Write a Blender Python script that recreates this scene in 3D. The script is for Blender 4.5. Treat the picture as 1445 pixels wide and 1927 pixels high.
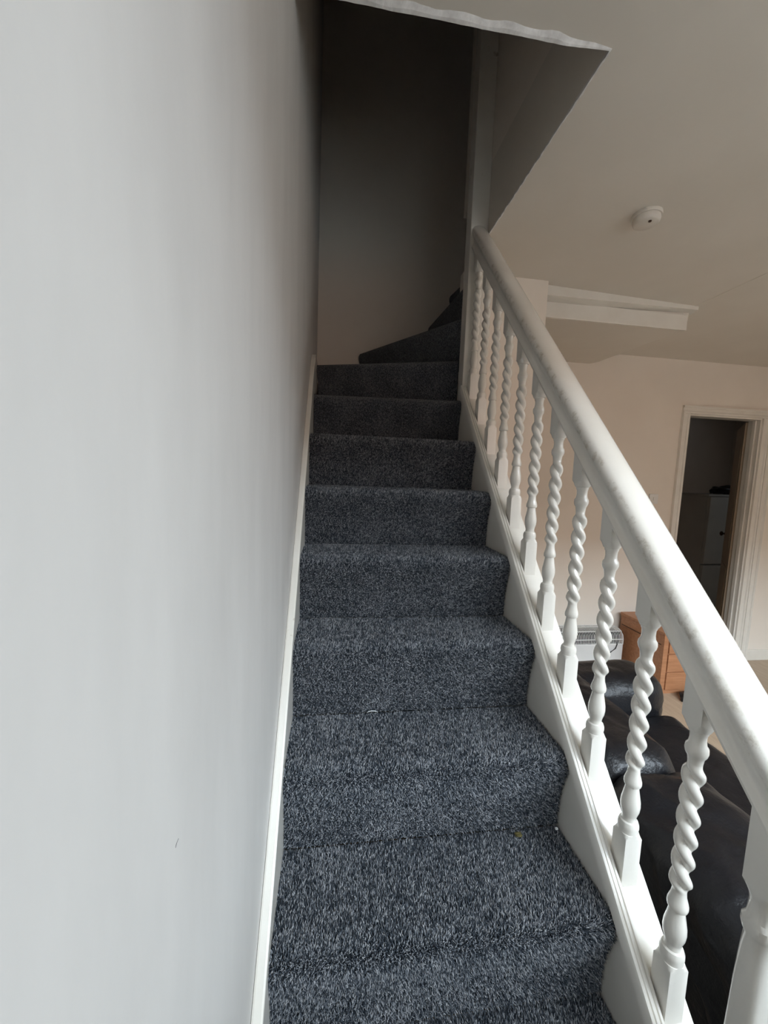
import bpy, bmesh, math, random
from mathutils import Vector, Matrix
random.seed(7)
for o in list(bpy.data.objects):
    bpy.data.objects.remove(o, do_unlink=True)
S = bpy.context.scene
COL = S.collection

# ------------------------------------------------------------------ camera
FPX = 731.12
YAW, PIT, ROL = math.radians(7.793), math.radians(-5.612), math.radians(2.128)
CAM = Vector((0.089, -0.626, 1.052))
fw = Vector((math.sin(YAW)*math.cos(PIT), math.cos(YAW)*math.cos(PIT), math.sin(PIT)))
r0 = Vector((math.cos(YAW), -math.sin(YAW), 0)); u0 = r0.cross(fw)
rt = r0*math.cos(ROL) + u0*math.sin(ROL); up = u0*math.cos(ROL) - r0*math.sin(ROL)
cd = bpy.data.cameras.new('camera'); cam = bpy.data.objects.new('camera', cd); COL.objects.link(cam)
cd.sensor_fit = 'VERTICAL'; cd.sensor_height = 36; cd.sensor_width = 27
cd.lens = FPX/1927*36; cd.clip_start = 0.01
M4 = Matrix((rt, up, -fw)).transposed().to_4x4(); M4.translation = CAM
cam.matrix_world = M4
S.camera = cam

# ------------------------------------------------------------------ world, daylight, exposure
W = bpy.data.worlds.new('overcast_sky'); S.world = W; W.use_nodes = True
bg = W.node_tree.nodes['Background']
_g = W.node_tree.nodes.new('ShaderNodeNewGeometry'); _s = W.node_tree.nodes.new('ShaderNodeSeparateXYZ')
_m = W.node_tree.nodes.new('ShaderNodeMath'); _m.operation = 'MULTIPLY_ADD'; _m.use_clamp = False
_x = W.node_tree.nodes.new('ShaderNodeMath'); _x.operation = 'MAXIMUM'; _x.inputs[1].default_value = 0.0
_l = W.node_tree.nodes.new('ShaderNodeTexCoord')
W.node_tree.links.new(_l.outputs['Generated'], _s.inputs[0])
W.node_tree.links.new(_s.outputs['Z'], _x.inputs[0]); W.node_tree.links.new(_x.outputs[0], _m.inputs[0])
SKY = 9.5                               # overcast sky: three times brighter overhead than at the horizon
_m.inputs[1].default_value = SKY*2; _m.inputs[2].default_value = SKY
W.node_tree.links.new(_m.outputs[0], bg.inputs[1])
bg.inputs[0].default_value = (0.79, 0.905, 1.0, 1)
WIN = (0.5, 4.3, 0.95, 2.1)            # window in the front wall: x0, x1, z0, z1
YF = -1.15                                # inner face of the front wall
ld = bpy.data.lights.new('window_portal', 'AREA'); ld.shape = 'RECTANGLE'
ld.size = WIN[1]-WIN[0]; ld.size_y = WIN[3]-WIN[2]; ld.cycles.is_portal = True
lo = bpy.data.objects.new('window_portal', ld); COL.objects.link(lo)
lo.location = ((WIN[0]+WIN[1])/2, YF-0.06, (WIN[2]+WIN[3])/2); lo.rotation_euler = (math.radians(90), 0, 0)
ld2 = bpy.data.lights.new('added_kitchen_opening_portal', 'AREA'); ld2.shape = 'RECTANGLE'; ld2.size = .3; ld2.size_y = .5; ld2.cycles.is_portal = True
lo2 = bpy.data.objects.new('added_kitchen_opening_portal', ld2); COL.objects.link(lo2)
lo2.location = (6.05, 3.3, 1.0); lo2.rotation_euler = (math.radians(90), 0, math.radians(90))  # portal for the unseen opening added to brighten the kitchen
vs = S.view_settings
vs.view_transform = 'Standard'; vs.look = 'None'; vs.gamma = 1; vs.use_curve_mapping = False
vs.exposure = 0.0

# ------------------------------------------------------------------ dimensions
H, G, SW = 0.2, 0.185, 0.668             # riser, going, clear stair width
K = H/G
ZF, ZC, ZU = -0.6, 2.12, 4.4             # living room floor, its ceiling, upstairs ceiling
YD = 2.46                                # far wall of the living room
YB = 1.9                                 # wall behind the winders
XL = -0.02                               # plaster of the left wall

# ------------------------------------------------------------------ materials
def nodes(name):
    m = bpy.data.materials.new(name); m.use_nodes = True
    nt = m.node_tree; b = nt.nodes['Principled BSDF']
    return m, nt, b
def N(nt, t, **kw):
    n = nt.nodes.new(t)
    for k, v in kw.items(): setattr(n, k, v)
    return n
def ramp(nt, fac, stops):
    r = N(nt, 'ShaderNodeValToRGB'); e = r.color_ramp.elements
    while len(e) < len(stops): e.new(0.5)
    for i, (p, c) in enumerate(stops):
        e[i].position = p; e[i].color = (*c, 1)
    nt.links.new(fac, r.inputs[0]); return r
def coords(nt, scale=(1, 1, 1)):
    tc = N(nt, 'ShaderNodeTexCoord'); mp = N(nt, 'ShaderNodeMapping')
    mp.inputs['Scale'].default_value = scale
    nt.links.new(tc.outputs['Object'], mp.inputs[0]); return mp.outputs[0]
def noise(nt, vec, scale, detail=4, rough=.55):
    n = N(nt, 'ShaderNodeTexNoise'); n.inputs['Scale'].default_value = scale
    n.inputs['Detail'].default_value = detail; n.inputs['Roughness'].default_value = rough
    nt.links.new(vec, n.inputs['Vector']); return n
def bump(nt, b, h, strength, dist):
    bp = N(nt, 'ShaderNodeBump'); bp.inputs['Strength'].default_value = strength
    bp.inputs['Distance'].default_value = dist
    nt.links.new(h, bp.inputs['Height']); nt.links.new(bp.outputs[0], b.inputs['Normal']); return bp
def paint(name, c1, c2, rough=.6, nscale=3, bstr=.15, bscale=60, spec=.3, stretch=(1, 1, 1)):
    m, nt, b = nodes(name); v = coords(nt)
    n = noise(nt, coords(nt, stretch), nscale, 5)
    r = ramp(nt, n.outputs['Fac'], [(.3, c1), (.7, c2)])
    nt.links.new(r.outputs[0], b.inputs['Base Color'])
    b.inputs['Roughness'].default_value = rough; b.inputs['Specular IOR Level'].default_value = spec
    n2 = noise(nt, v, bscale, 3); bump(nt, b, n2.outputs['Fac'], bstr, .002)
    return m
MAT = {}
MAT['wall'] = paint('cream_wall_emulsion', (.80, .725, .64), (.84, .765, .68), .55)
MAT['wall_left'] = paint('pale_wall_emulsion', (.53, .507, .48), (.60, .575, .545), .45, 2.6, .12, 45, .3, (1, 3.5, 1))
MAT['ceiling'] = paint('ceiling_emulsion', (.69, .635, .56), (.73, .675, .60), .8, 2.5, .1, 80)
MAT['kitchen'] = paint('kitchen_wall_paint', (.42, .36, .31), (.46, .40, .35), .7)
MAT['chip'] = paint('broken_plaster', (.62, .60, .58), (.86, .84, .82), .8, 40, .6, 150)
MAT['door'] = paint('tan_door_paint', (.40, .31, .22), (.45, .355, .255), .45, 6, .08)
MAT['alarm'] = paint('yellowed_plastic', (.66, .61, .54), (.70, .65, .58), .45, 8, .02)
MAT['plastic'] = paint('white_plastic', (.78, .77, .74), (.82, .81, .78), .35, 8, .02)
MAT['fridge'] = paint('dimmed_white_enamel', (.33, .32, .30), (.37, .36, .34), .35, 5, .02)  # white enamel coloured grey to stand for the kitchen's dimness
MAT['appliance'] = paint('white_enamel', (.62, .61, .59), (.66, .65, .63), .3, 5, .02)
MAT['black'] = paint('black_plastic', (.012, .012, .014), (.02, .02, .022), .4, 8, .1)
MAT['brown'] = paint('dark_knob', (.05, .025, .015), (.07, .035, .02), .35, 8, .05)
MAT['dirt'] = paint('dried_leaf', (.10, .085, .03), (.16, .13, .05), .8, 80, .4, 200)
MAT['lint'] = paint('white_thread', (.85, .85, .85), (.9, .9, .9), .7, 20, .1)
def gloss(name, wear):
    m, nt, b = nodes(name); v = coords(nt)
    n = noise(nt, v, 7, 4)
    base = ramp(nt, n.outputs['Fac'], [(.3, (.745, .705, .635)), (.7, (.80, .765, .70))])
    col = base.outputs[0]
    if wear:
        n2 = noise(nt, coords(nt, (1, 1, 1)), 26, 8, .7)
        n3 = noise(nt, coords(nt, (1, 1, 1)), 4.5, 2)
        ad = N(nt, 'ShaderNodeMath', operation='MULTIPLY')
        nt.links.new(n2.outputs['Fac'], ad.inputs[0]); nt.links.new(n3.outputs['Fac'], ad.inputs[1])
        k = ramp(nt, ad.outputs[0], [(wear, (0, 0, 0)), (wear+.06, (1, 1, 1))])
        mx = N(nt, 'ShaderNodeMix', data_type='RGBA')
        nt.links.new(k.outputs[0], mx.inputs[0]); nt.links.new(col, mx.inputs[6])
        mx.inputs[7].default_value = (.46, .40, .31, 1); col = mx.outputs[2]
    nt.links.new(col, b.inputs['Base Color'])
    b.inputs['Roughness'].default_value = .26; b.inputs['Coat Weight'].default_value = .45
    b.inputs['Coat Roughness'].default_value = .08
    n4 = noise(nt, v, 90, 2); bump(nt, b, n4.outputs['Fac'], .12, .0015)
    return m
MAT['gloss'] = gloss('white_gloss_paint', None)
def rail_paint():
    m = gloss('hand_worn_white_gloss', None); nt = m.node_tree; b = nt.nodes['Principled BSDF']
    src = b.inputs['Base Color'].links[0].from_socket
    tc = N(nt, 'ShaderNodeTexCoord'); sx = N(nt, 'ShaderNodeSeparateXYZ'); nt.links.new(tc.outputs['Object'], sx.inputs[0])
    # grime rubbed into the inner shoulder of the rail
    d = N(nt, 'ShaderNodeMath', operation='SUBTRACT'); d.inputs[1].default_value = .6755; nt.links.new(sx.outputs['X'], d.inputs[0])
    ab = N(nt, 'ShaderNodeMath', operation='ABSOLUTE'); nt.links.new(d.outputs[0], ab.inputs[0])
    mr = N(nt, 'ShaderNodeMapRange'); mr.inputs['From Min'].default_value = .0055; mr.inputs['From Max'].default_value = .001
    nt.links.new(ab.outputs[0], mr.inputs['Value'])
    n2 = noise(nt, tc.outputs['Object'], 38, 8, .72)
    k = ramp(nt, n2.outputs['Fac'], [(.50, (0, 0, 0)), (.64, (1, 1, 1))])
    mu = N(nt, 'ShaderNodeMath', operation='MULTIPLY'); nt.links.new(mr.outputs[0], mu.inputs[0]); nt.links.new(k.outputs[0], mu.inputs[1])
    zk = N(nt, 'ShaderNodeMath', operation='MULTIPLY_ADD'); zk.inputs[1].default_value = -H/G
    nt.links.new(sx.outputs['Y'], zk.inputs[0]); nt.links.new(sx.outputs['Z'], zk.inputs[2])
    gt = N(nt, 'ShaderNodeMath', operation='GREATER_THAN'); gt.inputs[1].default_value = .884; nt.links.new(zk.outputs[0], gt.inputs[0])
    m3 = N(nt, 'ShaderNodeMath', operation='MULTIPLY'); nt.links.new(mu.outputs[0], m3.inputs[0]); nt.links.new(gt.outputs[0], m3.inputs[1])
    m2 = N(nt, 'ShaderNodeMath', operation='MULTIPLY'); m2.inputs[1].default_value = .6; nt.links.new(m3.outputs[0], m2.inputs[0])
    mx = N(nt, 'ShaderNodeMix', data_type='RGBA'); nt.links.new(m2.outputs[0], mx.inputs[0]); nt.links.new(src, mx.inputs[6])
    mx.inputs[7].default_value = (.38, .32, .23, 1); nt.links.new(mx.outputs[2], b.inputs['Base Color'])
    return m
MAT['rail'] = rail_paint()
MAT['gloss_worn'] = gloss('worn_white_gloss_paint', .36)
def carpet():
    m, nt, b = nodes('flecked_charcoal_carpet')
    v = coords(nt, (1.6, 1.0, 1.0))
    n = noise(nt, v, 170, 3, .6); n2 = noise(nt, v, 420, 2, .6); n3 = noise(nt, coords(nt), 9, 3)
    a = N(nt, 'ShaderNodeMath', operation='MULTIPLY_ADD'); a.inputs[1].default_value = .6
    nt.links.new(n2.outputs['Fac'], a.inputs[0]); nt.links.new(n.outputs['Fac'], a.inputs[2])
    a2 = N(nt, 'ShaderNodeMath', operation='MULTIPLY_ADD'); a2.inputs[1].default_value = .22
    nt.links.new(n3.outputs['Fac'], a2.inputs[0]); nt.links.new(a.outputs[0], a2.inputs[2])
    r = ramp(nt, a2.outputs[0], [(.70, (.009, .012, .018)), (.86, (.028, .034, .045)), (.97, (.085, .094, .110)), (1.0, (.15, .155, .17))])
    nt.links.new(r.outputs[0], b.inputs['Base Color'])
    b.inputs['Roughness'].default_value = .95; b.inputs['Specular IOR Level'].default_value = .1
    b.inputs['Sheen Weight'].default_value = .25; b.inputs['Sheen Roughness'].default_value = .5
    bump(nt, b, a.outputs[0], 1.0, .006)
    return m
MAT['carpet'] = carpet()
def pile():
    m, nt, b = nodes('charcoal_and_grey_yarn')
    at = N(nt, 'ShaderNodeAttribute', attribute_name='fleck')
    n3 = noise(nt, coords(nt), 7, 3)
    a = N(nt, 'ShaderNodeMath', operation='MULTIPLY_ADD'); a.inputs[1].default_value = .30
    nt.links.new(n3.outputs['Fac'], a.inputs[0]); nt.links.new(at.outputs['Fac'], a.inputs[2])
    r = ramp(nt, a.outputs[0], [(.44, (.034, .042, .053)), (.60, (.095, .108, .128)), (.78, (.27, .282, .305)), (1.0, (.46, .465, .48))])
    nt.links.new(r.outputs[0], b.inputs['Base Color'])
    b.inputs['Roughness'].default_value = .85; b.inputs['Specular IOR Level'].default_value = .15
    return m
MAT['pile'] = pile()
def leather():
    m, nt, b = nodes('black_leather'); v = coords(nt)
    n = noise(nt, v, 4, 3)
    r = ramp(nt, n.outputs['Fac'], [(.3, (.006, .006, .0075)), (.75, (.012, .011, .012))])
    nt.links.new(r.outputs[0], b.inputs['Base Color'])
    b.inputs['Roughness'].default_value = .36; b.inputs['Specular IOR Level'].default_value = .32
    n2 = noise(nt, v, 11, 5, .6); n3 = noise(nt, v, 160, 2)
    a = N(nt, 'ShaderNodeMath', operation='MULTIPLY_ADD'); a.inputs[1].default_value = .05
    nt.links.new(n3.outputs['Fac'], a.inputs[0]); nt.links.new(n2.outputs['Fac'], a.inputs[2])
    bump(nt, b, a.outputs[0], .45, .02)
    return m
MAT['leather'] = leather()
def wood(name, c1, c2, scale, rough=.45):
    m, nt, b = nodes(name); v = coords(nt, scale)
    n = noise(nt, v, 6, 6, .6)
    r = ramp(nt, n.outputs['Fac'], [(.3, c1), (.7, c2)])
    nt.links.new(r.outputs[0], b.inputs['Base Color']); b.inputs['Roughness'].default_value = rough
    return m
MAT['pine'] = wood('orange_pine', (.34, .145, .065), (.47, .22, .11), (1, 6, 9))
MAT['floor'] = wood('tan_laminate', (.40, .29, .20), (.50, .38, .27), (8, 1, 1), .4)
MAT['brick'] = paint('dull_brickwork', (.16, .10, .075), (.22, .14, .10), .9, 12)
MAT['ground'] = paint('paving', (.10, .10, .095), (.13, .13, .125), .9)
MAT['wall_dark'] = paint('bounce_cutting_taupe', (.33, .29, .25), (.37, .33, .29), .6)  # unseen front wall coloured dark to cut bounced light in the room

# ------------------------------------------------------------------ helpers
def link(name, me, mat, parent=None, smooth=None):
    o = bpy.data.objects.new(name, me); COL.objects.link(o)
    if mat and not me.materials: me.materials.append(MAT[mat] if isinstance(mat, str) else mat)
    if smooth is not None:
        for p in me.polygons: p.use_smooth = True
        me.set_sharp_from_angle(angle=math.radians(smooth))
    if parent: o.parent = parent
    return o
def mesh(name, V, F):
    me = bpy.data.meshes.new(name); me.from_pydata([tuple(v) for v in V], [], F)
    bm = bmesh.new(); bm.from_mesh(me); bmesh.ops.recalc_face_normals(bm, faces=bm.faces); bm.to_mesh(me); bm.free()
    return me
class MB:
    def __init__(s): s.V = []; s.F = []
    def add(s, V, F):
        b = len(s.V); s.V += [tuple(v) for v in V]; s.F += [[i+b for i in f] for f in F]; return s
    def box(s, x0, x1, y0, y1, z0, z1):
        return s.add([(x, y, z) for x in (x0, x1) for y in (y0, y1) for z in (z0, z1)],
                     [(0, 1, 3, 2), (4, 6, 7, 5), (0, 4, 5, 1), (2, 3, 7, 6), (0, 2, 6, 4), (1, 5, 7, 3)])
    def prism(s, poly, axis, a, b):
        def p(q, t):
            return (t, q[0], q[1]) if axis == 'x' else (q[0], t, q[1]) if axis == 'y' else (q[0], q[1], t)
        n = len(poly)
        return s.add([p(q, a) for q in poly]+[p(q, b) for q in poly],
                     [list(range(n)), list(range(2*n-1, n-1, -1))]+[(i, (i+1) % n, n+(i+1) % n, n+i) for i in range(n)])
    def rings(s, R, closed=True, caps=True):
        n = len(R[0]); V = [v for r in R for v in r]; F = []
        for k in range(len(R)-1):
            for i in range(n if closed else n-1):
                j = (i+1) % n; F.append((k*n+i, k*n+j, (k+1)*n+j, (k+1)*n+i))
        if caps: F += [list(range(n-1, -1, -1)), list(range((len(R)-1)*n, len(R)*n))]
        return s.add(V, F)
    def lathe(s, prof, c=(0, 0, 0), seg=24, axis='z'):
        R = []
        for r, h in prof:
            ring = []
            for i in range(seg):
                a = 2*math.pi*i/seg; x, y = r*math.cos(a), r*math.sin(a)
                ring.append((c[0]+x, c[1]+y, c[2]+h) if axis == 'z' else (c[0]+x, c[1]+h, c[2]+y) if axis == 'y' else (c[0]+h, c[1]+x, c[2]+y))
            R.append(ring)
        return s.rings(R)
    def tube(s, pts, r, seg=8):
        pts = [Vector(p) for p in pts]; R = []
        for i, p in enumerate(pts):
            t = (pts[min(i+1, len(pts)-1)]-pts[max(i-1, 0)]).normalized()
            a = t.orthogonal().normalized(); b = t.cross(a)
            R.append([p+(a*math.cos(2*math.pi*k/seg)+b*math.sin(2*math.pi*k/seg))*r for k in range(seg)])
        return s.rings(R)
    def build(s, name, mat, parent=None, smooth=None, bevel=0):
        me = mesh(name, s.V, s.F)
        if bevel:
            bm = bmesh.new(); bm.from_mesh(me)
            bmesh.ops.bevel(bm, geom=[e for e in bm.edges if len(e.link_faces) == 2 and e.calc_face_angle(0) > .6], offset=bevel, segments=2, affect='EDGES', profile=.6)
            bm.to_mesh(me); bm.free()
        return link(name, me, mat, parent, smooth)
def tag(o, label, cat, group=None):
    o['label'] = label; o['category'] = cat
    if group: o['group'] = group
    return o
def struct(o, label=None):
    o['kind'] = 'structure'
    if label: o['label'] = label
    return o
def empty(name, loc=(0, 0, 0)):
    o = bpy.data.objects.new(name, None); COL.objects.link(o); o.location = loc; o.empty_display_size = .05; return o
def put(o, parent):            # parent an object built in world coordinates under an Empty
    o.parent = parent; o.location = o.location - parent.location; return o

# ------------------------------------------------------------------ the shell
XR, YK = 4.95, 4.5
struct(MB().box(-0.2, 6.2, YF-.2, YK+.1, ZF-.1, ZF).build('floor', 'floor'), 'tan wood-effect floor of the living room')
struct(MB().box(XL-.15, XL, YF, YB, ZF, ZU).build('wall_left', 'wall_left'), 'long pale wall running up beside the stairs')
XO, YO0, YO1 = 0.747, 0.368, 1.2          # ceiling opening over the stairs
cm = MB().box(XO, XR, YF, 1.45, ZC, ZC+.3).box(1.222, XR, 1.45, YD+.1, ZC, ZC+.3).box(XL, XO, YF, YO0, ZC, ZC+.3)
struct(cm.build('ceiling', 'ceiling'), 'plain cream living room ceiling with a stairwell opening')
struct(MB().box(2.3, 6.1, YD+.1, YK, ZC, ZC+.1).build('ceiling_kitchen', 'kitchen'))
# far wall with the doorway
DX0, DX1, DZ = 3.18, 3.90, 1.658
fwm = MB().box(1.222, DX0-.02, YD, YD+.1, ZF, ZC).box(DX1+.02, XR, YD, YD+.1, ZF, ZC).box(DX0-.02, DX1+.02, YD, YD+.1, DZ+.02, ZC)
struct(fwm.build('wall_far', 'wall'), 'cream far wall of the living room with a doorway')
struct(MB().box(XR, XR+.1, YF, YD+.1, ZF, ZC).build('wall_right', 'wall'))
x0, x1, z0, z1 = WIN
struct(MB().box(XL-.15, x0, YF-.15, YF, ZF, ZC).box(x1, XR+.1, YF-.15, YF, ZF, ZC).box(x0, x1, YF-.15, YF, ZF, z0).box(x0, x1, YF-.15, YF, z1, ZC)
       .build('wall_front', 'wall_dark'))
wf = struct(MB().box(x0, x0+.05, YF-.11, YF-.05, z0, z1).box(x1-.05, x1, YF-.11, YF-.05, z0, z1).box(x0, x1, YF-.11, YF-.05, z0, z0+.05)
            .box(x0, x1, YF-.11, YF-.05, z1-.05, z1).box((x0+x1)/2-.03, (x0+x1)/2+.03, YF-.11, YF-.05, z0, z1).build('window_1', 'gloss'))
struct(MB().box(-24, 26, -30, YF-.2, ZF-.4, ZF-.3).build('ground', 'ground'))
hs = MB().box(-18, 20, -19, -11.5, ZF-.3, 4.8).prism([(-19.3, 4.8), (-11.2, 4.8), (-15.2, 7.6)], 'x', -18.2, 20.2)  # unseen houses added to block low sky and darken the upper steps
struct(hs.build('wall_added_across_street', 'brick'), 'unseen terrace added across the street to block low sky')
# stair enclosure
struct(MB().box(XL-.15, 1.222, YB, YB+.1, ZF, ZU).box(1.222, 2.3, YB, YB+.1, ZC+.3, ZU).build('wall_back', 'wall'), 'dark wall behind the turning steps')
struct(MB().box(XO, XO+.05, 1.2, 1.45, ZF, ZU).box(XO, 1.222, 1.45, 1.5, ZF, ZC).box(1.172, 1.222, 1.5, YB, ZF, ZC).box(1.172, 1.222, YB, YD, ZF, ZC)
       .box(XO, 2.3, 1.45, 1.5, ZC+.29, ZU).build('wall_stair', 'wall'), 'short cream wall boxing in the turning steps')
struct(MB().box(XO, XO+.05, YO0-.05, 1.2, ZC+.3, ZU).box(XL, XO, YO0-.05, YO0, ZC+.3, ZU).box(2.25, 2.3, 1.5, YB, ZC+.3, ZU).build('wall_upper', 'wall'),
       'upper stairwell wall seen through the ceiling opening')
struct(MB().box(XL-.15, 2.3, YO0-.05, YB+.1, ZU, ZU+.1).build('ceiling_upper', 'ceiling'))
# kitchen shell
struct(MB().box(2.3, 2.4, YD+.1, YK, ZF, ZC).box(6.0, 6.1, YD+.1, 3.15, ZF, ZC).box(6.0, 6.1, 3.45, YK, ZF, ZC).box(6.0, 6.1, 3.15, 3.45, ZF, .75).box(6.0, 6.1, 3.15, 3.45, 1.25, ZC).box(2.3, 6.1, YK, YK+.1, ZF, ZC).box(XR, 6.1, YD, YD+.1, ZF, ZC)  # small unseen opening added in the side wall to let light in
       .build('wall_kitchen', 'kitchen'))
# chipped plaster lip around the opening
def lip():
    mb = MB(); n = 46; R = []
    for i in range(n+1):
        x = XL+(XO-XL+.004)*i/n; t = i/n
        w = (.010+.003*math.sin(i*.9)+.0025*random.random())*(1-.75*max(0, t-.8)/.2); d = (.009+.0006*math.sin(i*.5+1)+.0012*random.random())*(1-.8*max(0, t-.85)/.15)
        R.append([(x, YO0+.001, ZC+.004), (x, YO0-w-.004, ZC+.002), (x, YO0-w*.5, ZC-d*.8), (x, YO0+.001, ZC-d)])
    return mb.rings(R)
struct(lip().build('trim_1', 'chip'), 'rough chipped plaster edge across the front of the ceiling opening')
def lip2():
    mb = MB(); n = 60; R = []
    for i in range(n+1):
        y = YO0+(1.19-YO0)*i/n; w = .003+.005*random.random(); d = .002+.004*random.random()
        R.append([(XO-.001, y, ZC+.004), (XO+w, y, ZC+.002), (XO+w*.6, y, ZC-d), (XO-.001, y, ZC-d)])
    return mb.rings(R)
struct(lip2().build('trim_2', 'chip'), 'ragged plaster edge along the side of the ceiling opening')
# dropped soffit, its front steps and ceiling joint
def soffit():
    mb = MB(); R = []
    for k in range(9):
        t = k/8; y = 1.583+(YD-1.583)*t
        a = [(1.222, 1.985+.035*t), (1.7, 1.987+.037*t), (2.2-.01*t, 1.99+.036*t), (2.205+.06*t, 2.0+.045*t), (2.21+.13*t, 2.03+.05*t), (2.215+.18*t, 2.075+.025*t), (2.22+.24*t, 2.121), (2.0, 2.16), (1.222, 2.16)]
        R.append([(x, y, z) for x, z in a])
    return mb.rings(R)
struct(soffit().build('trim_3', 'ceiling', smooth=40), 'dropped plaster soffit below the ceiling by the far wall')
tm = MB().rings([[(1.224, 1.490, ZC+.01), (1.224, 1.490, 2.067), (1.224, 1.60, 2.067), (1.224, 1.60, ZC+.01)],
                 [(1.7, 1.517, ZC+.01), (1.7, 1.517, 2.082), (1.7, 1.60, 2.072), (1.7, 1.60, ZC+.01)],
                 [(2.245, 1.548, ZC+.01), (2.245, 1.548, 2.100), (2.245, 1.60, 2.092), (2.245, 1.60, ZC+.01)]])
struct(tm.build('trim_4', 'gloss'), 'white painted strip stepping down from the ceiling above the soffit')
struct(MB().box(1.226, 2.20, 1.570, 1.586, 1.986, 2.075).build('trim_5', 'gloss', bevel=.003), 'white painted fascia board on the front of the soffit')
struct(MB().box(1.223, 1.232, 1.47, 1.50, 1.55, ZC).build('trim_6', 'wall', bevel=.003), 'corner bead on the end of the short wall')
struct(MB().prism([(2.213, ZC+.002), (2.216, ZC-.0018), (2.224, ZC-.0018), (2.227, ZC+.002)], 'y', -1.2, 1.55).build('trim_7', 'ceiling'), 'faint straight joint line in the ceiling')
# left string board
def inc_prism(name, mat, x0, x1, o0, o1, ya, yb, bevel=0, parent=None):
    mb = MB(); mb.prism([(ya, ya*K+o0), (yb, yb*K+o0), (yb, yb*K+o1), (ya, ya*K+o1)], 'x', x0, x1)
    return mb.build(name, mat, parent, bevel=bevel)
# skirting and doorway trim
struct(MB().box(4.06, XR, YD-.018, YD, ZF, ZF+.1).build('baseboard_far', 'gloss', bevel=.004), 'white skirting board right of the doorway')
struct(MB().box(1.222, DX0-.07, YD-.018, YD, ZF, ZF+.1).build('baseboard_far_left', 'gloss', bevel=.004))
d1 = empty('door_1', (DX0, YD, ZF)); struct(d1, 'white framed doorway to the dark kitchen')
def frame_part(name, mb, bevel=.003): return put(mb.build(name, 'gloss', bevel=bevel), d1)
frame_part('jamb', MB().box(DX0-.02, DX0, YD-.004, YD+.104, ZF, DZ))
frame_part('jamb', MB().box(DX1, DX1+.02, YD-.004, YD+.104, ZF, DZ))
frame_part('head', MB().box(DX0-.02, DX1+.02, YD-.004, YD+.104, DZ, DZ+.02))
frame_part('door_stop', MB().box(DX1-.012, DX1, YD+.03, YD+.06, ZF, DZ))
arch = [(0, 0), (.018, .003), (.018, .020), (.012, .026), (.012, .050), (.020, .056), (.020, .070), (0, .074)]
def architrave(xin, sgn, name='architrave'):
    poly = [(xin+sgn*b, YD-a) for a, b in arch]
    return frame_part(name, MB().prism(poly, 'z', ZF, DZ+.02), 0)
architrave(DX0-.008, -1); architrave(DX1+.012, 1)
architrave(DX1+.088, 1)
frame_part('architrave', MB().prism([(YD-a, DZ+.012+b) for a, b in arch], 'x', DX0-.08, DX1+.09), 0)
# kitchen door leaf swung back
dl = empty('kitchen_door', (DX1+.004, YD+.13, ZF)); tag(dl, 'cream door swung open into the dark kitchen', 'door')
dv = Vector((.707, .707, 0)); dn = Vector((-.707, .707, 0)); hinge = Vector((DX1+.004, YD+.13, 0))
def leafbox(a0, a1, b0, b1, z0, z1):
    q = [hinge+dv*a+dn*b for a, b in ((a0, b0), (a1, b0), (a1, b1), (a0, b1))]
    return MB().add([(v.x, v.y, z) for z in (z0, z1) for v in q], [(3, 2, 1, 0), (4, 5, 6, 7), (0, 1, 5, 4), (1, 2, 6, 5), (2, 3, 7, 6), (3, 0, 4, 7)])
put(leafbox(0, .7, -.035, 0, ZF+.008, DZ-.005).build('leaf', 'door', bevel=.002), dl)
for za, zb in ((ZF+.2, ZF+.85), (ZF+1.05, ZF+2.05)):
    put(leafbox(.1, .6, 0, .006, za, zb).build('raised_panel', 'door', bevel=.003), dl)
hk = hinge+dv*.62+dn*.028
put(MB().lathe([(.012, -.028), (.010, -.012), (.022, -.006), (.026, .006), (.018, .016), (.003, .020)], (0, 0, 0), 16, 'y').build('knob', 'brown', smooth=40), dl)
kb = bpy.data.objects['knob']; kb.location = Vector((hk.x, hk.y, .54))-dl.location; kb.rotation_euler.z = math.atan2(dn.y, dn.x)-math.pi/2

# ------------------------------------------------------------------ staircase
st = empty('staircase', (SW/2, -3*G, ZF)); tag(st, 'steep staircase with charcoal flecked carpet turning right at the top', 'staircase')
PROF = [(.004, -.004), (.003, .02), (.002, .06), (-.001, .085), (-.008, .115), (-.016, .14), (-.0205, .157), (-.021, .170), (-.018, .182), (-.011, .192), (.002, .198), (.02, .2)]
XE = [(-.001, 0), (.02, 0), (.12, 0), (.22, 0), (.334, 0), (.45, 0), (.55, 0), (.63, 0), (.655, .001), (.6635, .004), (SW, .010)]
PD = .008                               # depth of the pile above the backing
def step_mesh(n):
    rnd = random.Random(n); R = []
    for x, inset in XE:
        j = (rnd.random()-.5)*.003
        ring = []
        for y, z in PROF:
            f = max(0, -y)/.021
            ring.append((x, y+PD+inset*(.4+f), z-inset*.8*(z > .1)-PD*max(0, (z-.14)/.06)))
        for t in (.25, .5, .75, 1):
            ring.append((x, .02+(G+.012-.02)*t, .2-PD-inset*.8))
        ring += [(x, G+.012, .15), (x, .03, -.004)]
        R.append(ring)
    return MB().rings(R)
import numpy as np
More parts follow.
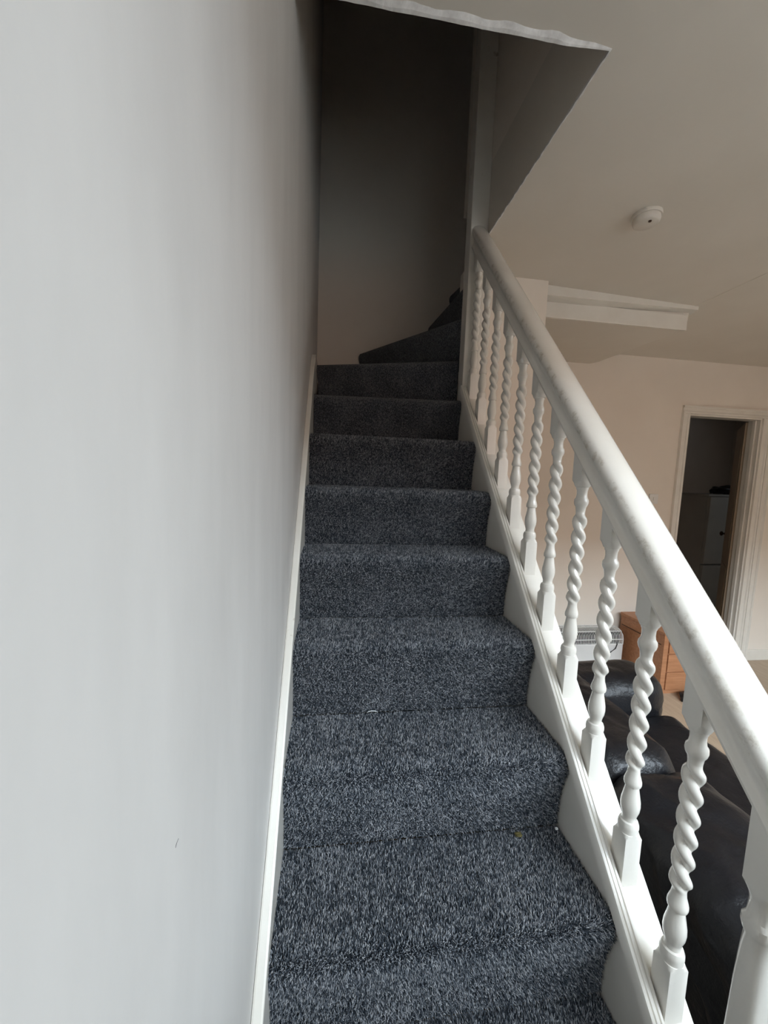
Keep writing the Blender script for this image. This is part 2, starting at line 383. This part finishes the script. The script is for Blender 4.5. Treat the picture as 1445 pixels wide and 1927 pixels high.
def pile_mesh():
    rg = np.random.default_rng(5); sp = .0025
    pts = np.array(PROF+[(G+.004, .2)]); pts = pts+np.array([0, 0])
    fine = []
    for a, b in zip(pts[:-1], pts[1:]):
        m = max(1, int(np.hypot(*(b-a))/.001)); fine += [a+(b-a)*i/m for i in range(m)]
    fine = np.array(fine+[pts[-1]])
    k = np.ones(9)/9; pad = np.vstack([np.repeat(fine[:1], 4, 0), fine, np.repeat(fine[-1:], 4, 0)])
    fine = np.stack([np.convolve(pad[:, i], k, 'valid') for i in (0, 1)], 1)
    L = np.concatenate([[0], np.cumsum(np.hypot(*np.diff(fine, axis=0).T))])
    ns, nx = int(L[-1]/sp), int(SW/sp)
    sg, xg = np.meshgrid(np.arange(ns), np.arange(nx), indexing='ij')
    s_ = ((sg+rg.random(sg.shape)*.95)*sp).ravel(); x = ((xg+rg.random(xg.shape)*.95)*sp).ravel()
    s_ = np.minimum(s_, L[-1]-1e-4)
    y = np.interp(s_, L, fine[:, 0]); z = np.interp(s_, L, fine[:, 1])
    ty = np.interp(s_+.003, L, fine[:, 0])-np.interp(s_-.003, L, fine[:, 0]); tz = np.interp(s_+.003, L, fine[:, 1])-np.interp(s_-.003, L, fine[:, 1])
    l = np.hypot(ty, tz)+1e-9; ty /= l; tz /= l
    n = np.stack([np.zeros_like(x), -tz, ty], 1)                    # outward normal
    T = np.stack([np.zeros_like(x), ty, tz], 1)
    e = np.clip((x-(SW-.012))/.012, 0, 1)                           # edge against the outer string rolls over
    base = np.stack([x, y, z], 1)-n*(PD+.0005+e[:, None]**2*.006)
    N_ = len(x)
    lean = rg.normal(0, .33, (N_, 3)); up_ = n+lean+T*.6; up_ /= np.linalg.norm(up_, axis=1)[:, None]
    bend = rg.normal(0, .35, (N_, 3))
    h = (.0085+.0025*rg.random(N_))[:, None]
    side = np.cross(up_, rg.normal(0, 1, (N_, 3))); side /= np.linalg.norm(side, axis=1)[:, None]; oth = np.cross(up_, side)
    r = (.00075+.0003*rg.random(N_))[:, None]
    V = np.empty((N_, 7, 3))
    for i in range(3):
        a = 2*math.pi*i/3; d = side*math.cos(a)+oth*math.sin(a)
        V[:, i] = base+d*r*.8; V[:, 3+i] = base+up_*h*.62+d*r
    V[:, 6] = base+up_*h+bend*h*.35
    # colour comes in streaks a few tufts long
    g = rg.random((ns//2+2, nx+1)); sm = g[sg.ravel()//2, xg.ravel()]*.55+rg.random(N_)*.45
    fl = np.repeat(sm, 7)
    me = bpy.data.meshes.new('carpet_pile'); me.vertices.add(N_*7); me.vertices.foreach_set('co', V.ravel())
    F3 = []; t = np.arange(N_)[:, None]*7
    quads = np.concatenate([t+np.array([i, (i+1) % 3, 3+(i+1) % 3, 3+i]) for i in range(3)], 1).reshape(-1, 4)
    tris = np.concatenate([t+np.array([3+i, 3+(i+1) % 3, 6]) for i in range(3)], 1).reshape(-1, 3)
    loops = np.concatenate([quads.ravel(), tris.ravel()])
    me.loops.add(len(loops)); me.loops.foreach_set('vertex_index', loops.astype(np.int32))
    st_ = np.concatenate([np.arange(len(quads))*4, len(quads)*4+np.arange(len(tris))*3]).astype(np.int32)
    me.polygons.add(len(st_)); me.polygons.foreach_set('loop_start', st_)
    me.update(calc_edges=True); me.validate()
    at = me.attributes.new('fleck', 'FLOAT', 'POINT'); at.data.foreach_set('value', fl.astype(np.float32))
    me.polygons.foreach_set('use_smooth', np.ones(len(me.polygons), bool))
    me.materials.append(MAT['pile'])
    return me
PILE = pile_mesh()
for n in range(-2, 7):
    o = step_mesh(n).build('carpeted_step', 'carpet', smooth=50)
    if n == 6:      # last straight step is deeper where the winders begin
        for v in o.data.vertices:
            if v.co.y > .03: v.co.y = .03+(v.co.y-.03)*(1.66 if v.co.x < .3 else 1.30)
    o.location = (0, (n-1)*G, (n-1)*H); put(o, st)
    if n >= -1:
        q = bpy.data.objects.new('carpet_pile', PILE); COL.objects.link(q); q.parent = o; q['kind'] = 'stuff'
def winder(n, A, B, poly):
    A = Vector((*A, 0)); B = Vector((*B, 0)); d = (B-A).normalized(); q = Vector((-d.y, d.x, 0))   # q points up the stairs
    mb = MB(); R = []
    for k in range(7):
        p = A+(B-A)*k/6
        R.append([(p.x+q.x*(y+.021), p.y+q.y*(y+.021), (n-1)*H+z) for y, z in PROF]+[(p.x+q.x*.05, p.y+q.y*.05, n*H-.001), (p.x+q.x*.05, p.y+q.y*.05, (n-1)*H)])
    mb.rings(R)
    mb.prism(poly, 'z', n*H-.03, n*H)
    return put(mb.build('carpeted_step', 'carpet', smooth=50), st)
winder(7, (.0, 1.189), (.664, 1.122), [(0, 1.215), (.666, 1.15), (.668, 1.20), (.69, 1.26), (.3, 1.5), (0, 1.52)])
winder(8, (.0, 1.454), (.664, 1.20), [(0, 1.485), (.664, 1.235), (.74, 1.23), (.6, 1.5), (.3, YB), (0, YB)])
winder(9, (.237, YB-.012), (.672, 1.215), [(.27, YB), (.70, 1.225), (.74, 1.225), (.74, 1.5), (.72, YB)])
winder(10, (.672, YB-.012), (.722, 1.225), [(.70, YB), (.742, 1.23), (.746, 1.5), (.9, 1.505), (.9, YB)])
winder(11, (.80, YB-.012), (.86, 1.505), [(.83, YB), (.885, 1.505), (1.16, 1.505), (1.16, YB)])
winder(12, (1.0, YB-.012), (1.05, 1.505), [(1.03, YB), (1.08, 1.505), (1.215, 1.505), (1.215, YB)])
# left string (white) and right string
ls = MB().prism([(-.62, ZF+.001), (-.40, ZF+.001), (1.15, 1.15*K-.12), (1.52, 1.45), (1.52, 1.615), (1.30, 1.60), (1.20, 1.20*K+.22), (-.62, -.62*K+.25)], 'x', XL, 0.0)
put(ls.build('wall_string', 'gloss_worn', bevel=.004), st)
put(MB().prism([(-.60, ZF+.001), (-.45, ZF+.001), (1.13, 1.13*K-.14), (1.13, 1.13*K+.21), (-.60, -.60*K+.21)], 'x', SW, .70).build('outer_string', 'gloss', bevel=0), st)
struct(MB().prism([(-.45, ZF), (1.2, ZF), (1.2, 1.2*K-.15), (-.40, -.40*K-.17)], 'x', .705, .735).build('wall_spandrel', 'wall'))

# ------------------------------------------------------------------ balustrade
XB = .708
ba = empty('balustrade', (XB, 1.16, ZF)); tag(ba, 'white painted balustrade with barley-twist balusters beside the stairs', 'balustrade')
def sweep(name, sec, ya, yb, mat, smooth=35, nseg=40):
    R = [[(x, ya+(yb-ya)*i/nseg, (ya+(yb-ya)*i/nseg)*K+z) for x, z in sec] for i in range(nseg+1)]
    return put(MB().rings(R).build(name, mat, smooth=smooth), ba)
KV = math.sqrt(1+K*K)
half = [(0, -.035), (.022, -.035), (.028, -.034), (.0318, -.0305), (.0322, -.026), (.0295, -.0222), (.0262, -.0185), (.0250, -.013), (.0258, -.005), (.0292, .003), (.0325, .0085), (.0345, .014), (.0340, .021), (.0305, .0275), (.0235, .0320), (.012, .0345), (0, .0355)]
sec = half+[(-a, b) for a, b in half[-2:0:-1]]
sweep('handrail', [(XB+a, .878+b*KV) for a, b in sec], -.53, 1.134, 'rail')
cap = [(.661, .200), (.661, .234), (.6635, .2405), (.6675, .2415), (.669, .2375), (.6705, .2375), (.672, .2415), (.6765, .2415), (.678, .2375), (.6795, .2375), (.681, .2415), (.6855, .241), (.687, .236), (.687, .222),
       (.745, .222), (.749, .219), (.750, .212), (.750, .200)]
sweep('base_rail', cap, -.53, 1.134, 'gloss', 30)
# baluster
def baluster_mesh(plain=False):
    SQ = .0178; seg = 32; mb = MB(); R = []
    prof = [(-.115, 1), (-.005, .0252), (-.001, .0225), (.004, .0195), (.0045, .0185), (.008, .0182), (.014, .0192), (.020, .0188), (.026, .0165), (.028, .0135), (.034, .0125), (.040, .0138),
            (.050, .0168), (.060, .0178), (.070, .0172), (.082, .0150), (.094, .0128), (.103, .0118), (.104, .0150), (.108, .0160), (.113, .0158), (.119, .0142), (.127, .0118), (.136, .0108)]
    top = [(.376, .0108), (.386, .0122), (.392, .0155), (.398, .0168), (.405, .0162), (.410, .0130), (.418, .0118), (.428, .0122), (.432, .0142), (.436, .0142), (.4365, .0165), (.443, .0195), (.449, .0226), (.453, .0255), (.56, 1)]
    if plain:
        prof = [(-.115, 1), (-.005, .0252), (.004, .0195), (.014, .0195), (.026, .0165), (.03, .0140), (.045, .0205), (.09, .0235), (.16, .0228), (.25, .0205), (.31, .0180), (.335, .0165), (.34, .0190), (.349, .0215), (.358, .0210), (.364, .0165), (.385, .0150)]
        top = [(.395, .0165), (.40, .0185), (.407, .0225), (.412, .0255), (.56, 1)]
    def ring(z, f): return [(f(a)*math.cos(a), f(a)*math.sin(a), z) for a in (2*math.pi*i/seg for i in range(seg))]
    sq = lambda a: SQ/max(abs(math.cos(a)), abs(math.sin(a)))
    def dense(pr):
        out = []
        for (za, ra), (zb, rb) in zip(pr, pr[1:]):
            out.append((za, ra))
        out.append(pr[-1]); return out
    for z, r in dense(prof): R.append(ring(z, lambda a, r=r: min(sq(a), r)))
    if not plain:
        z0, z1, nt_ = .137, .375, 3.0; n = 96
        for i in range(n+1):
            t = i/n; z = z0+(z1-z0)*t; ph = -2*math.pi*nt_*t+.5
            e = min(1, min(t, 1-t)/.07); e = e*e*(3-2*e)
            def f(a, ph=ph, e=e):
                c, s_ = math.cos(a-ph), math.sin(a-ph)
                rr = .0064*abs(c)+math.sqrt(.0108**2-(.0064*s_)**2)
                return .0108*(1-e)+rr*e
            R.append(ring(z, f))
    for z, r in dense(top): R.append(ring(z, lambda a, r=r: min(sq(a), r)))
    me = mesh('baluster', mb.rings(R).V, mb.F)
    return me
bm_twist = baluster_mesh(); bm_plain = baluster_mesh(True)
Y0B, SB, Z0B = -.0913, .1202, .310
for k in range(-2, 11):
    y = Y0B+k*SB
    if k > 9: y = 1.109
    plain = k == -1
    o = link('baluster', bm_plain if plain else bm_twist, 'gloss', None, 32)
    o.location = (XB, y, Z0B+y*K); o.rotation_euler.z = 0; put(o, ba)
    if plain: o['label'] = 'plain turned baluster without a twist'
# newel posts
put(MB().box(SW, .747, 1.132, 1.2, ZF, ZU-.01).build('newel_post', 'gloss_worn', bevel=.004), ba)
nb = MB().box(.668, .748, -.60, -.52, ZF, .56).lathe([(.03, .56), (.045, .57), (.05, .60), (.042, .64), (.02, .66), (.002, .665)], (.708, -.56, 0), 24)
put(nb.build('newel_post', 'gloss', bevel=.004), ba)

# ------------------------------------------------------------------ living room things
# smoke alarm
sa = empty('smoke_alarm', (1.31, .885, ZC)); tag(sa, 'round white smoke alarm on the living room ceiling', 'smoke alarm')
put(MB().lathe([(.052, 0), (.054, -.010), (.052, -.014)], sa.location, 40).build('base_plate', 'alarm', smooth=40), sa)
put(MB().lathe([(.048, -.014), (.049, -.024), (.046, -.034), (.040, -.038), (.012, -.040), (.001, -.040)], sa.location, 40).build('cover', 'alarm', smooth=40), sa)
put(MB().lathe([(.006, -.039), (.0055, -.043), (.001, -.044)], (1.305, .86, ZC), 12).build('test_button', 'brown', smooth=40), sa)
# light switch
sw = empty('light_switch', (2.905, YD, .92)); tag(sw, 'white light switch on the wall left of the doorway', 'light switch')
put(MB().box(2.862, 2.948, YD-.010, YD, .877, .963).build('plate', 'plastic', bevel=.004), sw)
put(MB().box(2.897, 2.913, YD-.017, YD-.010, .905, .935).build('rocker', 'plastic', bevel=.002), sw)
# convector heater
he = empty('convector_heater', (2.2, 2.38, ZF)); tag(he, 'white electric heater with a wire grille top against the far wall', 'heater')
hx0, hx1, hy0, hy1, hz = 1.75, 2.615, 2.295, 2.455, -.222
put(MB().box(hx0, hx1, hy0, hy1, ZF+.04, hz-.115).build('body', 'appliance', bevel=.006), he)
put(MB().box(hx0+.01, hx1-.01, hy0+.035, hy1-.005, hz-.115, hz-.022).build('dark_core', 'black'), he)  # black filling stands for the dark between the grille wires
for fx in (hx0+.08, hx1-.08): put(MB().box(fx-.02, fx+.02, hy0+.02, hy1-.02, ZF, ZF+.04).build('foot', 'black'), he)
arc = [(hy0+.002, hz-.113), (hy0+.002, hz-.07), (hy0+.012, hz-.035), (hy0+.035, hz-.010), (hy0+.07, hz), (hy1-.01, hz)]
gm = MB(); nb_ = 58
for i in range(nb_+1):
    x = hx0+.004+(hx1-hx0-.008)*i/nb_
    gm.tube([(x, a, b) for a, b in arc], .0028 if i not in (0, nb_) else .005, 6)
put(gm.build('wire_grille', 'plastic'), he)
for a, b in (arc[0], arc[1], arc[3], arc[5], ((arc[4][0]+arc[5][0])/2, hz)):
    put(MB().tube([(hx0, a, b), (hx1, a, b)], .0035, 6).build('cross_wire', 'plastic'), he)
put(MB().tube([(2.44, hy0-.004, -.46), (2.50, hy0-.006, -.40), (2.54, hy0-.008, -.37), (2.555, hy0-.004, -.335), (2.555, hy0+.004, -.30)], .004, 6).build('cable', 'black'), he)
# pine chest of drawers
cx0, cx1, cy0, cy1, cz = 2.665, 3.09, 1.955, 2.42, -.092
ch = empty('pine_chest', ((cx0+cx1)/2, (cy0+cy1)/2, ZF)); tag(ch, 'low orange pine chest of drawers beside the doorway', 'chest of drawers')
put(MB().box(cx0+.012, cx1-.012, cy0+.012, cy1, ZF+.03, cz-.022).build('carcass', 'pine', bevel=.002), ch)
put(MB().box(cx0, cx1, cy0-.008, cy1, cz-.022, cz).build('top_board', 'pine', bevel=.004), ch)
put(MB().box(cx0+.02, cx1-.02, cy0+.02, cy1-.01, ZF, ZF+.03).build('plinth', 'pine'), ch)
for i in range(3):
    za = ZF+.04+i*.148
    dr = MB().box(cx0+.06, cx1-.035, cy0, cy0+.014, za, za+.140).build('drawer', 'pine', bevel=.003); put(dr, ch)
    kn = MB().lathe([(.008, 0), (.008, -.012), (.016, -.02), (.012, -.028), (.002, -.03)], ((cx0+cx1)/2+.06, cy0, za+.07), 14, 'y').build('knob', 'pine', smooth=40)
    kn.parent = dr; kn.location = (0, 0, 0)
put(MB().box(cx0+.005, cx0+.0125, cy0+.03, cy1-.02, -.20, -.196).build('side_seam', 'brown'), ch)
put(MB().box(cx0+.012, cx0+.052, cy0+.004, cy0+.0125, ZF+.03, cz-.022).build('corner_stile', 'pine', bevel=.002), ch)
# small black mound low on the floor, unidentified
def blob(name, c, r, seed, mat, amp=.25):
    bm = bmesh.new(); bmesh.ops.create_icosphere(bm, subdivisions=4, radius=1)
    from mathutils import noise as mn
    for v in bm.verts:
        k = 1+amp*mn.noise(v.co*2.2+Vector((seed, 0, 0)))
        v.co = Vector((v.co.x*r[0]*k, v.co.y*r[1]*k, max(v.co.z, -.35)*r[2]*k))
    zm = min(v.co.z for v in bm.verts)
    for v in bm.verts: v.co.z -= zm
    me = bpy.data.meshes.new(name); bm.to_mesh(me); bm.free()
    o = link(name, me, mat, None, 60); o.location = c; return o
tag(blob('dark_mound', (2.885, 1.86, ZF), (.10, .07, .05), 3, 'black'), 'small dark mound on the floor before the pine chest', 'cloth')

# sofa
from mathutils import noise as mn
so = empty('leather_sofa', (1.36, .38, ZF)); tag(so, 'black leather sofa standing behind the balusters', 'sofa')
def cushion(name, x0, x1, y0, y1, z0, z1, pr, wr=.0, seed=0, res=26, e=4.0, topround=None):
    bm = bmesh.new(); bmesh.ops.create_cube(bm, size=2)
    bmesh.ops.subdivide_edges(bm, edges=bm.edges[:], cuts=res, use_grid_fill=True)
    c = Vector(((x0+x1)/2, (y0+y1)/2, (z0+z1)/2)); h = Vector(((x1-x0)/2, (y1-y0)/2, (z1-z0)/2))
    for v in bm.verts:
        p = v.co.copy()
        q = Vector((p.x*h.x, p.y*h.y, p.z*h.z))
        inner = Vector((max(-h.x+pr, min(h.x-pr, q.x)), max(-h.y+pr, min(h.y-pr, q.y)), max(-h.z+pr, min(h.z-pr, q.z))))
        d = q-inner
        if d.length > 1e-6: q = inner+d.normalized()*pr
        n = (q-inner).normalized() if (q-inner).length > 1e-6 else Vector((0, 0, 1))
        if wr:
            s = c+q
            k = mn.noise(Vector((s.x*7, s.y*5, s.z*7))+Vector((seed, 0, 0)))*.6+(.5-abs(mn.noise(Vector((s.x*13+s.y*4, s.y*9, s.z*12))+Vector((0, seed, 0)))))*.9
            q += n*k*wr
        v.co = c+q
    me = bpy.data.meshes.new(name); bm.to_mesh(me); bm.free()
    return put(link(name, me, 'leather', None, 60), so)
cushion('sofa_base', .92, 1.80, -.50, 1.20, ZF+.03, -.26, .03)
cushion('back_frame', .90, 1.10, -.52, 1.22, ZF+.03, .10, .05, .004, 2)
for i, (ya, yb) in enumerate(((-.30, .345), (.355, 1.03))):
    cushion('seat_cushion', 1.16, 1.835, ya, yb, -.27, -.10, .055, .010, 5+i, 30)
    cushion('back_cushion', .90, 1.215, ya-(.02 if i == 0 else 0), yb+(.02 if i else 0), -.14, .215, .085, .021 if i == 0 else .013, 9+i, 60)
cushion('arm', .93, 1.835, 1.02, 1.33, ZF+.03, .075, .12, .008, 14, 34)
cushion('arm', .93, 1.835, -.62, -.31, ZF+.03, .075, .12, .008, 17, 34)
for fx in (.97, 1.76):
    for fy in (-.52, 1.22): put(MB().lathe([(.02, 0), (.026, .035)], (fx, fy, ZF), 12).build('foot', 'black'), so)

for a, b_ in (((-.3450, .7700), (-.3395, .7705)), ((-.3455, .7690), (-.3430, .7702))):
    sc = MB().tube([(XL, *a), (XL, (a[0]+b_[0])/2, (a[1]+b_[1])/2+.0004), (XL, *b_)], .00022, 5).build('scuff_mark', 'black'); sc.parent = bpy.data.objects['wall_left']
# kitchen: fridge freezer with something dark on top
fr = empty('fridge_freezer', (4.80, 3.70, ZF)); tag(fr, 'white fridge freezer standing in the dark kitchen', 'fridge')
put(MB().box(4.50, 5.10, 3.42, 4.0, ZF+.02, .93).build('body', 'fridge', bevel=.006), fr)
put(MB().box(4.49, 5.11, 3.40, 4.0, .93, .955).build('top', 'fridge', bevel=.006), fr)
put(MB().box(4.50, 5.10, 3.38, 3.418, .12, .925).build('fridge_door', 'fridge', bevel=.008), fr)
put(MB().box(4.50, 5.10, 3.38, 3.418, ZF+.05, .105).build('freezer_door', 'fridge', bevel=.008), fr)
put(MB().box(4.52, 5.08, 3.44, 3.98, ZF, ZF+.02).build('plinth', 'black'), fr)
tag(blob('dark_bag', (4.96, 3.62, .955), (.17, .12, .075), 8, 'black', .3), 'dark lumpy bag lying on top of the white fridge', 'bag')

# ------------------------------------------------------------------ bits on the carpet
tag(MB().tube([(.213+.014*math.cos(a), 2*G-.004-.002*math.sin(a), .404+.006*math.sin(a)) for a in [math.pi*i/10 for i in range(11)]], .0008, 5).build('white_thread', 'lint'), 'short curl of white thread lying on the carpet', 'thread')
tag(blob('leaf_scrap', (.553, G-.012, .2005), (.008, .006, .003), 2, 'dirt', .5), 'tiny dry brown-green scrap on the carpet', 'scrap')
tag(blob('plaster_crumb', (.655, G-.006, .2005), (.004, .003, .003), 4, 'lint', .4), 'tiny white crumb in the corner of a carpeted step', 'crumb')
